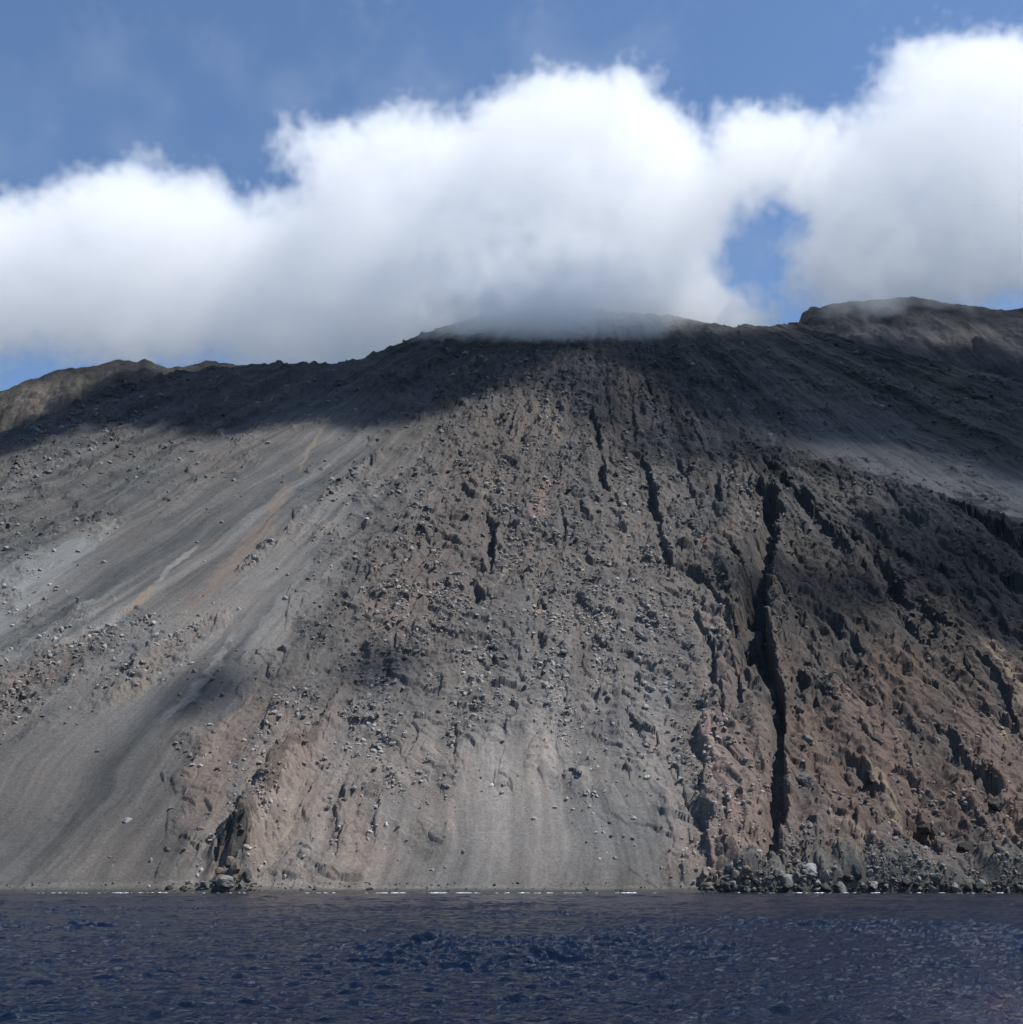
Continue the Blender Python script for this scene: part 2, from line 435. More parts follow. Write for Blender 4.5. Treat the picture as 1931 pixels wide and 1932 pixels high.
# gullies of the lava field, running down to the right
gg = [([(1500, 930), (1522, 965), (1545, 1005), (1580, 1040), (1615, 1075)], [14, 22, 26, 22, 10]),
      ([(1545, 975), (1590, 1020), (1635, 1060), (1672, 1090), (1690, 1130), (1705, 1160)], [8, 11, 14, 22, 34, 16]),
      ([(1580, 960), (1640, 1010), (1690, 1055)], [6, 10, 6]),
      ([(1665, 940), (1700, 970), (1730, 1005)], [10, 16, 8]),
      ([(1755, 938), (1810, 965), (1870, 1000), (1935, 1060), (2020, 1130)], [16, 24, 30, 34, 34]),
      ([(1840, 1080), (1890, 1110), (1950, 1160)], [14, 26, 30]),
      ([(1700, 1150), (1760, 1185), (1800, 1215)], [10, 14, 8]),
      ([(1785, 1135), (1850, 1150), (1890, 1180), (1900, 1215), (1950, 1235)], [10, 15, 18, 16, 14]),
      ([(1690, 1190), (1730, 1215), (1760, 1240)], [14, 20, 8]),
      ([(1530, 1170), (1570, 1200), (1610, 1235), (1640, 1260)], [10, 18, 20, 8]),
      ([(1560, 1290), (1590, 1295), (1620, 1320), (1660, 1355)], [14, 16, 14, 6]),
      ([(1500, 1290), (1520, 1300), (1530, 1310)], [20, 26, 10]),
      ([(1840, 1250), (1870, 1290), (1900, 1330), (1920, 1370)], [8, 14, 20, 8]),
      ([(1760, 1390), (1790, 1420), (1810, 1460), (1850, 1490)], [12, 16, 18, 10]),
      ([(1880, 1350), (1920, 1375), (1960, 1400)], [16, 26, 20]),
      ([(1835, 1495), (1870, 1515), (1905, 1535)], [22, 44, 24]),
      ([(1700, 1545), (1740, 1575), (1770, 1610)], [12, 22, 10]),
      ([(1640, 1510), (1670, 1530), (1700, 1545)], [12, 18, 8]),
      ([(1590, 1460), (1630, 1480), (1660, 1490)], [18, 28, 10]),
      ([(1370, 1480), (1335, 1490), (1322, 1470)], [8, 10, 6]),
      ([(1405, 1600), (1380, 1625), (1350, 1615)], [14, 22, 12]),
      ([(1640, 1390), (1655, 1405), (1672, 1406)], [8, 13, 8])]
for i, (p_, w_) in enumerate(gg):
    gully(p_, [q * 0.85 for q in w_], deep=0.85, seed=11 + i, left=2.2, lip=0.4, jag=0.6)
# levees and ridges of the ash slope
levee([(655, 1300), (625, 1370), (585, 1425), (545, 1465), (515, 1510), (490, 1560), (462, 1610), (440, 1665)], [12, 22, 30, 40, 46, 54, 60, 64], high=0.85, seed=40, jag=0.3)
levee([(480, 1570), (462, 1600), (448, 1635), (436, 1672)], [30, 44, 52, 56], high=0.6, seed=41, jag=0.5)
levee([(447, 1158), (400, 1178), (340, 1212), (290, 1240), (235, 1285), (190, 1320)], [6, 12, 14, 12, 11, 6], high=0.7, seed=42)
levee([(330, 1150), (240, 1195), (170, 1230), (80, 1275), (0, 1330), (-80, 1380)], [8, 24, 34, 40, 44, 40], high=0.3, seed=43)
levee([(560, 1000), (500, 1060), (440, 1110)], [6, 10, 6], high=0.3, seed=44)
levee([(730, 850), (660, 910), (600, 960), (540, 1010)], [8, 14, 12, 6], high=0.3, seed=45)
levee([(380, 1590), (430, 1500), (480, 1430)], [8, 10, 6], high=0.15, seed=46)
for i, (a, b, w) in enumerate([((80, 770), (-200, 930), 26), ((220, 770), (-100, 960), 26), ((330, 790), (60, 960), 22), ((420, 790), (150, 990), 24),
                               ((500, 800), (260, 1010), 20), ((590, 700), (470, 830), 22), ((700, 700), (600, 770), 18)]):
    levee([a, ((a[0] + b[0]) / 2, (a[1] + b[1]) / 2 + 6), b], [w * 0.5, w, w * 0.4], high=0.25, seed=50 + i)

# shore outcrops: the ground itself bulges where lava meets the sea
shore = sst(1615, 1675, V)
out_l = np.exp(-((U - 438) / 42) ** 2); out_r = sst(1335, 1420, U)
cliff = shore * np.maximum(out_l * 0.7, out_r * (0.45 + 0.55 * fbm(U / 60, V / 60, 95, 2)))
H += cliff * (1.2 + 4.0 * b2 + 2.0 * b3)

fade = sst(-1.5, 3.5, Y - YS) * (1 - (1 - sst(0, 12, Y - YS)) * (1 - np.maximum(out_r, out_l)))                   # nothing rough under water
pastc = np.ones_like(Y)
jag_c = (fbm(X / 14, Y / 40, 97, 4) - 0.5)
Z2 = Z + (H * fade) * pastc
Z2 = np.maximum(Z2, Z - 14)
Z2 += (jag_c * 3) * sst(760, 640, V)

# --- colour
stre = fbm_al(ACR / 8, ALO / 240, 101, 6, 0.72)
stre2 = fbm_al(ACR / 26, ALO / 330, 109, 4)
blot = fbm(X / 22, Y / 22, 117, 4)
fine = fbm(X / 2.5, Y / 2.5, 123, 3)
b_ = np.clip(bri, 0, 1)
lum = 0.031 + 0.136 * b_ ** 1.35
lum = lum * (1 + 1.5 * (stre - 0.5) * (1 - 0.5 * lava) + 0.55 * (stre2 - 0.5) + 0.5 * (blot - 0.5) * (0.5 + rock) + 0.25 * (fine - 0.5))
lum = lum * (1 - 0.30 * lava * sst(1450, 1150, V)) * (1 + 0.8 * (stre2 - 0.5 + stre - 0.5) * sst(1150, 1300, U) * sst(1050, 900, V))
wm = np.clip(warm + 1.0 * (stre2 - 0.5) * (0.4 + warm) + 0.9 * (blot - 0.5) * (0.25 + warm) + 0.35 * (stre - .5), -0.1, 1.1)
cool = np.array([0.94, 1.0, 1.03]); hot = np.array([1.22, 0.985, 0.83])
wmx = np.clip((wm + 0.1) / 1.2, 0, 1)[:, None]
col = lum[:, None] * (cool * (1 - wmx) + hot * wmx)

redl = (lava * sst(1100, 1400, V) * np.clip(0.4 + 1.2 * blot, 0, 1))[:, None]
col = col * (1 + redl * np.array([0.10, -0.02, -0.05]))

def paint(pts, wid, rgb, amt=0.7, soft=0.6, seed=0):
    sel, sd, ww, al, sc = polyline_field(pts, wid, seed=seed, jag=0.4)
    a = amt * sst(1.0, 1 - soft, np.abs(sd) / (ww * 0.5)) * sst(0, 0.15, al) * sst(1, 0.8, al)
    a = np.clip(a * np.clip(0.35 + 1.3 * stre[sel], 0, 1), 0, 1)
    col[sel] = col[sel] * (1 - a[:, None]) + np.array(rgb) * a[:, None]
tan, pink, pale, blueg, ochre = (0.27, 0.215, 0.165), (0.26, 0.195, 0.165), (0.29, 0.28, 0.26), (0.20, 0.215, 0.22), (0.26, 0.20, 0.12)
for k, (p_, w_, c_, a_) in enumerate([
    ([(560, 900), (500, 990), (430, 1080), (330, 1180)], [22, 42, 46, 20], (0.22, 0.175, 0.145), .65),
    ([(300, 1100), (255, 1140), (230, 1160)], [10, 18, 8], tan, .9),
    ([(380, 1025), (330, 1065), (290, 1105)], [8, 14, 8], pale, .7),
    ([(620, 800), (585, 850), (560, 900)], [6, 12, 8], tan, .6),
    ([(180, 1000), (90, 1060), (0, 1120)], [20, 40, 50], (0.24, 0.25, 0.25), .6),
    ([(250, 960), (150, 1040), (60, 1120), (-40, 1200)], [12, 26, 34, 40], (0.25, 0.26, 0.255), .5),
    ([(450, 1180), (400, 1270), (330, 1340), (290, 1375)], [14, 26, 26, 8], pale, .6),
    ([(600, 1050), (520, 1150), (460, 1240)], [14, 26, 14], (0.25, 0.25, 0.24), .5),
    ([(500, 1310), (440, 1400), (390, 1490), (350, 1600)], [60, 90, 100, 90], pink, .6),
    ([(340, 1215), (270, 1290), (200, 1340)], [20, 50, 30], (0.24, 0.2, 0.165), .6),
    ([(190, 1200), (110, 1250), (0, 1300)], [30, 60, 80], (0.15, 0.12, 0.10), .6),
    ([(640, 1450), (560, 1540), (505, 1620), (480, 1670)], [20, 36, 40, 30], (0.21, 0.175, 0.15), .5),
    ([(600, 1480), (545, 1570), (500, 1640)], [2, 4, 3], (0.30, 0.26, 0.2), .8),
    ([(1035, 905), (1015, 960), (1008, 1010)], [18, 34, 16], (0.25, 0.17, 0.14), .8),
    ([(1010, 1150), (1018, 1160), (1022, 1176)], [10, 26, 6], (0.32, 0.22, 0.16), 1.0),
    ([(985, 1055), (950, 1095), (925, 1125)], [4, 7, 4], (0.3, 0.27, 0.19), .9),
    ([(730, 1070), (708, 1095), (695, 1110)], [8, 14, 6], (0.25, 0.17, 0.12), .8),
    ([(950, 900), (925, 930), (905, 960)], [6, 14, 6], (0.24, 0.22, 0.15), .7),
    ([(1355, 1150), (1372, 1200), (1380, 1240)], [14, 26, 14], (0.26, 0.2, 0.165), .7),
    ([(1150, 900), (1180, 1000), (1185, 1060)], [20, 36, 20], (0.23, 0.2, 0.17), .5),
    ([(1060, 850), (1040, 800), (1010, 760)], [20, 30, 14], (0.22, 0.18, 0.14), .5),
    ([(1310, 1030), (1330, 1050), (1350, 1060)], [20, 36, 14], (0.19, 0.13, 0.11), .8),
    ([(1410, 960), (1400, 1000), (1380, 1060)], [40, 70, 50], (0.185, 0.155, 0.135), .6),
    ([(1560, 1300), (1620, 1350), (1680, 1420), (1740, 1560)], [16, 50, 70, 60], (0.18, 0.128, 0.108), .7),
    ([(1620, 1460), (1660, 1500), (1700, 1560), (1760, 1650)], [14, 26, 28, 16], (0.30, 0.225, 0.165), .7),
    ([(1560, 1560), (1600, 1590), (1650, 1640)], [10, 22, 16], (0.3, 0.24, 0.18), .6),
    ([(1850, 1210), (1890, 1260), (1925, 1310), (1990, 1390)], [20, 40, 50, 60], (0.30, 0.235, 0.18), .7),
    ([(1865, 1345), (1885, 1370), (1905, 1400)], [8, 24, 8], (0.35, 0.29, 0.18), .8),
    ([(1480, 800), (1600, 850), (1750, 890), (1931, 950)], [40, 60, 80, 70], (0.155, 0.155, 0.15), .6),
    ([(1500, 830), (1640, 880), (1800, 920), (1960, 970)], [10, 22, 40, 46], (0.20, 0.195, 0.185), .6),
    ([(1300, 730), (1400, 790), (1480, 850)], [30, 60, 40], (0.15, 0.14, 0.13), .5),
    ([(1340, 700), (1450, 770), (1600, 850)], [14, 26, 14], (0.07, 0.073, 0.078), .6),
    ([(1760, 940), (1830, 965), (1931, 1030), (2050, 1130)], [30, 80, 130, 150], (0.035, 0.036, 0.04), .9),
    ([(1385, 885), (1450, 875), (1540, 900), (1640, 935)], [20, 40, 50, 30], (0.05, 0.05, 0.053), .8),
    ([(650, 1300), (600, 1390), (540, 1455), (500, 1520), (475, 1575)], [10, 24, 34, 40, 30], (0.07, 0.064, 0.058), 1.3),
    ([(470, 1580), (445, 1620), (425, 1670)], [40, 60, 70], (0.07, 0.066, 0.06), 1.2),
    ([(0, 930), (100, 880), (200, 840)], [14, 22, 10], (0.2, 0.19, 0.185), .5),
    ([(1300, 1560), (1310, 1620), (1300, 1670)], [60, 90, 70], (0.22, 0.175, 0.15), .6)]):
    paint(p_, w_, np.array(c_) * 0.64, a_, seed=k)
# shade painted into gully floors; dark rock shows on steep faces of the lava
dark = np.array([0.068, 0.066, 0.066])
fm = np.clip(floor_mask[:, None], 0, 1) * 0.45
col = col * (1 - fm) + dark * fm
rk = sst(0.35, 0.75, rock + 0.5 * (b2 - 0.35)) * (0.45 - 0.2 * lava)
lum0 = col.mean(1)
col = col * (1 - rk[:, None]) + (dark * 1.5 + 0.02 * (wm[:, None] * np.array([1.6, 0.2, -0.6]))) * rk[:, None]
# black, sea-worn rock of the shore; wet band at the water
sh = np.clip(sst(1648, 1672, V + 20 * (b2 - 0.4)) * (0.25 + out_r + out_l), 0, 1) * 0.8
col = col * (1 - sh[:, None]) + np.array([0.080, 0.077, 0.071]) * sh[:, None]
band = sst(1667, 1671, V) * sst(1676, 1672, V) * (1 - out_r)
col = col * (1 + 0.25 * band[:, None])
wet = sst(1.4 + 1.2 * fine, 0.4, Z2)[:, None] * 0.8
col = col * (1 - wet) + np.array([0.03, 0.031, 0.03]) * wet
col = np.clip(col, 0.012, 0.6)

co = np.stack([X, Y, Z2], 1)
me = mesh_np('terrain', co, quads=grid_quads(NR + NB, NT), cols=col)
terrain = link('terrain', me, mat_slope, kind='structure')

# sample positions on the slope
def vidx(u, v):
    """index of the terrain vertex seen at traced pixel (u, v)"""
    return int(np.argmin((U[:(NR) * NT:1] - u) ** 2 + (V[:(NR) * NT:1] - v) ** 2))

# ---------------------------------------------------------------- ridges behind
def ridge(name, top, ydist, drop, spread, tint, seed, nx=700, ny=160, tilt=0.0, gul=10):
    P = np.array(top, float)
    ts = t_of_uv(P[:, 0], P[:, 1]); es = e_of_v(P[:, 1])
    t = np.linspace(ts[0], ts[-1], nx)
    e = np.interp(t, ts, es)
    yy = ydist + tilt * t
    zt = e * yy + CAMZ
    s = np.concatenate([np.linspace(0, 1, ny), 1 + 0.35 * np.linspace(0, 1, 30)[1:]])
    Tg, Sg = np.meshgrid(t, s)
    y = (yy[None, :] - spread) + spread * Sg
    z = zt[None, :] - drop * np.abs(1 - Sg) ** 1.05
    x = Tg * yy[None, :] * (y / yy[None, :])
    g = fbm_al((x + 0.35 * y) / 30, y / 140, seed, 4)
    g2 = np.abs(2 * fbm(x / 24, y / 30, seed + 9, 4) - 1)
    d = sst(0, 0.25, np.abs(1 - Sg))
    z = z + (g - 0.5) * gul * 2 * d + g2 * gul * 0.9 * d + (fbm(x / 9, y / 9, seed + 20, 4, 0.6) - 0.5) * 6.0
    bl = fbm(x / 40, z / 25, seed + 31, 4).ravel(); st = fbm_al((x + 0.35 * y) / 12, y / 120, seed + 40, 4).ravel()
    c = np.array(tint)[None, :] * (1 + 1.4 * (bl[:, None] - 0.5) * np.array([1.15, 1.0, 0.85]) + 0.8 * (st[:, None] - 0.5))
    me = mesh_np(name, np.stack([x.ravel(), y.ravel(), z.ravel()], 1), quads=grid_quads(len(s), nx), cols=np.clip(c, 0.02, 0.5))
    return link(name, me, mat_far, kind='structure')

ridge('hills', [(-500, 960), (-250, 850), (-100, 775), (0, 739), (30, 727), (70, 712), (112, 697), (150, 695), (185, 691), (205, 684), (222, 680), (262, 681), (276, 678),
                (292, 686), (318, 693), (348, 694), (372, 686), (398, 681), (425, 683), (445, 689), (480, 688), (517, 690), (560, 702), (640, 740)],
      1240, 330, 330, (0.062, 0.056, 0.051), 200, gul=14)
ridge('mountain', [(1440, 700), (1480, 640), (1503, 618), (1509, 606), (1514, 592), (1530, 580), (1548, 579), (1562, 576), (1600, 569), (1650, 566), (1700, 561), (1722, 560), (1760, 566),
                   (1800, 573), (1850, 579), (1880, 584), (1905, 584), (1931, 581), (1990, 590), (2100, 620), (2300, 700), (2500, 800)],
      1330, 400, 400, (0.052, 0.052, 0.054), 240, gul=14)

# ---------------------------------------------------------------- sea: one sheet, rippled in front, running out to the horizon
NCS, NRS = 1000, 1250
ts = np.linspace(-0.72, 0.72, NCS)
ys = np.geomspace(13, 425, NRS)
Tm, Ym = np.meshgrid(ts, ys)
Xm = Tm * Ym
zw = np.zeros_like(Xm)
wr = np.random.default_rng(3)
for lam, amp, n in ((12, 0.05, 4), (5.5, 0.04, 6), (2.6, 0.030, 9), (1.3, 0.034, 12), (0.7, 0.028, 16), (0.36, 0.013, 18)):
    for k in range(n):
        ang = wr.normal(0.15, 0.38); l = lam * wr.uniform(0.75, 1.35); q = 2 * math.pi / l
        ph = q * (Xm * math.sin(ang) + Ym * math.cos(ang)) + wr.uniform(0, 6.28) + 2.2 * fbm(Xm / (l * 5), Ym / (l * 5), int(lam * 10) + k, 1)
        w = np.sin(ph)
        att = np.clip(1.5 - Ym / (l * 170), 0, 1)
        zw += (amp / math.sqrt(n)) * 1.6 * (w - 0.35 * np.cos(2 * ph)) * att
gust = 0.72 + 0.8 * sst(0.42, 0.68, fbm(Xm / 14, Ym / 30, 300, 3))
zw *= gust * sst(425, 380, Ym)
co = np.stack([Xm.ravel(), Ym.ravel(), zw.ravel()], 1)
# outer ring of the same sheet
EXT = 30000.0
corner = [(ts[0] * ys[0], ys[0]), (ts[-1] * ys[0], ys[0]), (ts[0] * ys[-1], ys[-1]), (ts[-1] * ys[-1], ys[-1])]
extra = np.array([(-EXT, -EXT, 0), (EXT, -EXT, 0), (-EXT, EXT, 0), (EXT, EXT, 0)], float)
n0 = len(co)
co = np.concatenate([co, extra])
a, b, c, d = 0, NCS - 1, (NRS - 1) * NCS, NRS * NCS - 1
q = [(n0, n0 + 1, b, a), (n0 + 1, n0 + 3, d, b), (n0 + 3, n0 + 2, c, d), (n0 + 2, n0, a, c)]
quads = np.concatenate([grid_quads(NRS, NCS), np.array(q)])
m = bpy.data.materials.new('sea_water'); m.use_nodes = True
nt = m.node_tree; N = nt.nodes; L = nt.links
p = N['Principled BSDF']
p.inputs['Base Color'].default_value = (0.0025, 0.0065, 0.0185, 1)
p.inputs['Roughness'].default_value = 0.05
p.inputs['IOR'].default_value = 1.333
p.inputs['Specular IOR Level'].default_value = 0.36
tc = N.new('ShaderNodeTexCoord')
mp = N.new('ShaderNodeMapping'); mp.inputs['Scale'].default_value = (1.0, 1.9, 1.0); mp.inputs['Rotation'].default_value = (0, 0, 0.25)
L.new(tc.outputs['Object'], mp.inputs['Vector'])
n1 = N.new('ShaderNodeTexNoise'); n1.inputs['Scale'].default_value = 1.6; n1.inputs['Detail'].default_value = 5; n1.inputs['Roughness'].default_value = 0.6
L.new(mp.outputs[0], n1.inputs['Vector'])
bp = N.new('ShaderNodeBump'); bp.inputs['Strength'].default_value = 1.0; bp.inputs['Distance'].default_value = 0.2
L.new(n1.outputs['Fac'], bp.inputs['Height']); L.new(bp.outputs[0], p.inputs['Normal'])
me = mesh_np('sea', co, quads=quads)
sea = link('sea', me, m, kind='structure')

# ---------------------------------------------------------------- rocks
def ico(sub):
    bm = bmesh.new(); bmesh.ops.create_icosphere(bm, subdivisions=sub, radius=1.0)
    bm.verts.ensure_lookup_table()
    v = np.array([x.co[:] for x in bm.verts]); f = np.array([[q.index for q in x.verts] for x in bm.faces])
    bm.free(); return v, f

def rock_shape(sub, seed, planes=11, round_=0.0):
    r = np.random.default_rng(seed)
    v, f = ico(sub)
    n = r.normal(size=(planes, 3)); n /= np.linalg.norm(n, axis=1)[:, None]
    h = r.uniform(0.55, 0.95, planes)
    dd = np.maximum(v @ n.T, 1e-3)
    rad = np.min(h[None, :] / dd, axis=1)
    rad = np.minimum(rad, 1.15)
    rad = rad * (1 + r.normal(0, 0.03, len(v)))
    return v * rad[:, None] * np.array([1.0, r.uniform(0.7, 0.95), r.uniform(0.55, 0.8)]), f

protos_hi = [rock_shape(3, 500 + i, 12) for i in range(9)]
protos_mid = [rock_shape(2, 520 + i, 10) for i in range(8)]
protos_lo = [rock_shape(1, 540 + i, 8) for i in range(10)]

VIS = NR * NT
co_t = np.stack([X[:VIS], Y[:VIS], Z2[:VIS]], 1)
U, V, W = project(X, Y, Z2)
Uv, Vv = U[:VIS], V[:VIS]
colv = col[:VIS]

# rubble: the countless smaller stones, one object
def rand_rot(n, r):
    q = r.normal(size=(n, 4)); q[:, 1:3] *= 0.35; q /= np.linalg.norm(q, axis=1)[:, None]
    w, x, y, z = q[:, 0], q[:, 1], q[:, 2], q[:, 3]
    return np.stack([np.stack([1 - 2 * (y * y + z * z), 2 * (x * y - z * w), 2 * (x * z + y * w)], 1),
                     np.stack([2 * (x * y + z * w), 1 - 2 * (x * x + z * z), 2 * (y * z - x * w)], 1),
                     np.stack([2 * (x * z - y * w), 2 * (y * z + x * w), 1 - 2 * (x * x + y * y)], 1)], 1)

Vc, Fc, Cc, off = [], [], [], 0
def scatter(idx, size, protos, r, tintmul, sink=0.42):
    global off
    n = len(idx)
    M = rand_rot(n, r)
    pid = r.integers(0, len(protos), n)
    for k, (pv, pf) in enumerate(protos):
        s = np.nonzero(pid == k)[0]
        if not len(s): continue
        vv = np.einsum('nij,kj->nki', M[s], pv) * size[s][:, None, None]
        base = co_t[idx[s]] + np.stack([r.normal(0, .3, len(s)), r.normal(0, .3, len(s)), size[s] * (0.5 - sink)], 1)
        vv = vv + base[:, None, :]
        Vc.append(vv.reshape(-1, 3).astype(np.float32))
        Fc.append((pf[None] + (off + np.arange(len(s)) * len(pv))[:, None, None]).reshape(-1, 3))
        c = colv[idx[s]]
        g = c.mean(1, keepdims=True)
        c = (0.45 * c + 0.55 * g * np.array([1.03, 1.0, 0.95])) * tintmul[s][:, None]
        Cc.append(np.repeat(np.clip(c, 0.03, 0.40), len(pv), 0).astype(np.float32))
        off += len(s) * len(pv)

rr = np.random.default_rng(11)
clus = sst(0.44, 0.64, 0.5 * fbm(X[:VIS] / 11, Y[:VIS] / 11, 401, 3) + 0.5 * fbm_al(ACR[:VIS] / 9, ALO[:VIS] / 60, 405, 3)) * 1.1 + 0.08
# picture area of each grid cell, so that stones are as thick in the view as in the photograph
Ug = Uv.reshape(NR, NT); Vg = Vv.reshape(NR, NT)
area = np.abs(np.gradient(Ug, axis=1) * np.gradient(Vg, axis=0)).ravel()
rk2 = rock[:VIS] ** 1.3 * (1 - 0.35 * lava[:VIS])
wgt = np.clip(rk2 * clus, 0, None) * area * (Vv > 640) * (Vv < 1668) * (1 - 0.85 * sst(0.2, 0.7, floor_mask[:VIS]))
wgt /= wgt.sum()
cum = np.cumsum(wgt)
n = 80000
idx = np.minimum(np.searchsorted(cum, rr.random(n)), VIS - 1)
px = 1.05 + rr.pareto(1.9, n) * 1.35
px = np.minimum(px, 10.0)
size = px * W[:VIS][idx] / K * 0.62
size = np.minimum(size, 3.6)
tm = rr.uniform(0.6, 1.6, n) * 1.8
small = px < 2.6
scatter(idx[small], size[small], protos_lo, rr, tm[small])
scatter(idx[~small], size[~small], protos_mid, rr, tm[~small])
# fallen stones and shingle along the waterline
wsh = area * ((Vv > 1664) & (Vv < 1682) & (Z2[:VIS] > -0.3)) * (0.7 + 3 * (Uv > 1325) + 2 * (np.abs(Uv - 430) < 70))
cum = np.cumsum(wsh / wsh.sum()); n = 5200
idx = np.minimum(np.searchsorted(cum, rr.random(n)), VIS - 1)
size = (0.9 + rr.pareto(2.0, n) * 1.2).clip(0, 6) * W[:VIS][idx] / K * 0.6
scatter(idx, size, protos_lo, rr, rr.uniform(0.7, 1.3, n))
me = mesh_np('rubble', np.concatenate(Vc), tris=np.concatenate(Fc), cols=np.concatenate(Cc), smooth=False)
link('rubble', me, mat_rub, kind='stuff')
del Vc, Fc, Cc

# single boulders
tones = {'pale': (0.27, 0.264, 0.25), 'grey': (0.135, 0.129, 0.12), 'brown': (0.125, 0.104, 0.088), 'black': (0.05, 0.048, 0.045)}
bmats = {k: rock_material('boulder_' + k, noise_m=0.8, bump=0.5, contrast=0.28, use_tint=False, base=v) for k, v in tones.items()}
bmesh_cache = {}
def boulder_mesh(i, tone):
    if (i, tone) not in bmesh_cache:
        v, f = protos_hi[i]
        me = mesh_np('boulder', v, tris=f, smooth=False)
        me.materials.append(bmats[tone])
        bmesh_cache[(i, tone)] = me
    return bmesh_cache[(i, tone)]

taken = []
def boulder(u, v, wpx, tone, label, group=None, hpx=None, name='boulder', sink=0.25, shape=None, rot=None, fwd=0.0):
    i = vidx(u, v)
    mp_ = W[i] / K
    r = wpx * 0.5 * mp_
    hz = (hpx if hpx else wpx * 0.75) * 0.5 * mp_
    o = bpy.data.objects.new(name, boulder_mesh(shape if shape is not None else random.randrange(9), tone))
    scene.collection.objects.link(o)
    o.location = (X[i], Y[i] - fwd, Z2[i] + hz * (0.9 - 2 * sink) * 0.6)
    o.scale = (r * 1.08, r * 0.95, hz * 1.45)
    o.rotation_euler = (random.uniform(-.3, .3), random.uniform(-.3, .3), random.uniform(0, 6.28)) if rot is None else rot
    o['label'] = label; o['category'] = 'boulder'
    if group: o['group'] = group
    taken.append((u, v, wpx))
    return o
G_SHORE_R = 'rocks of the dark shore outcrop on the right'
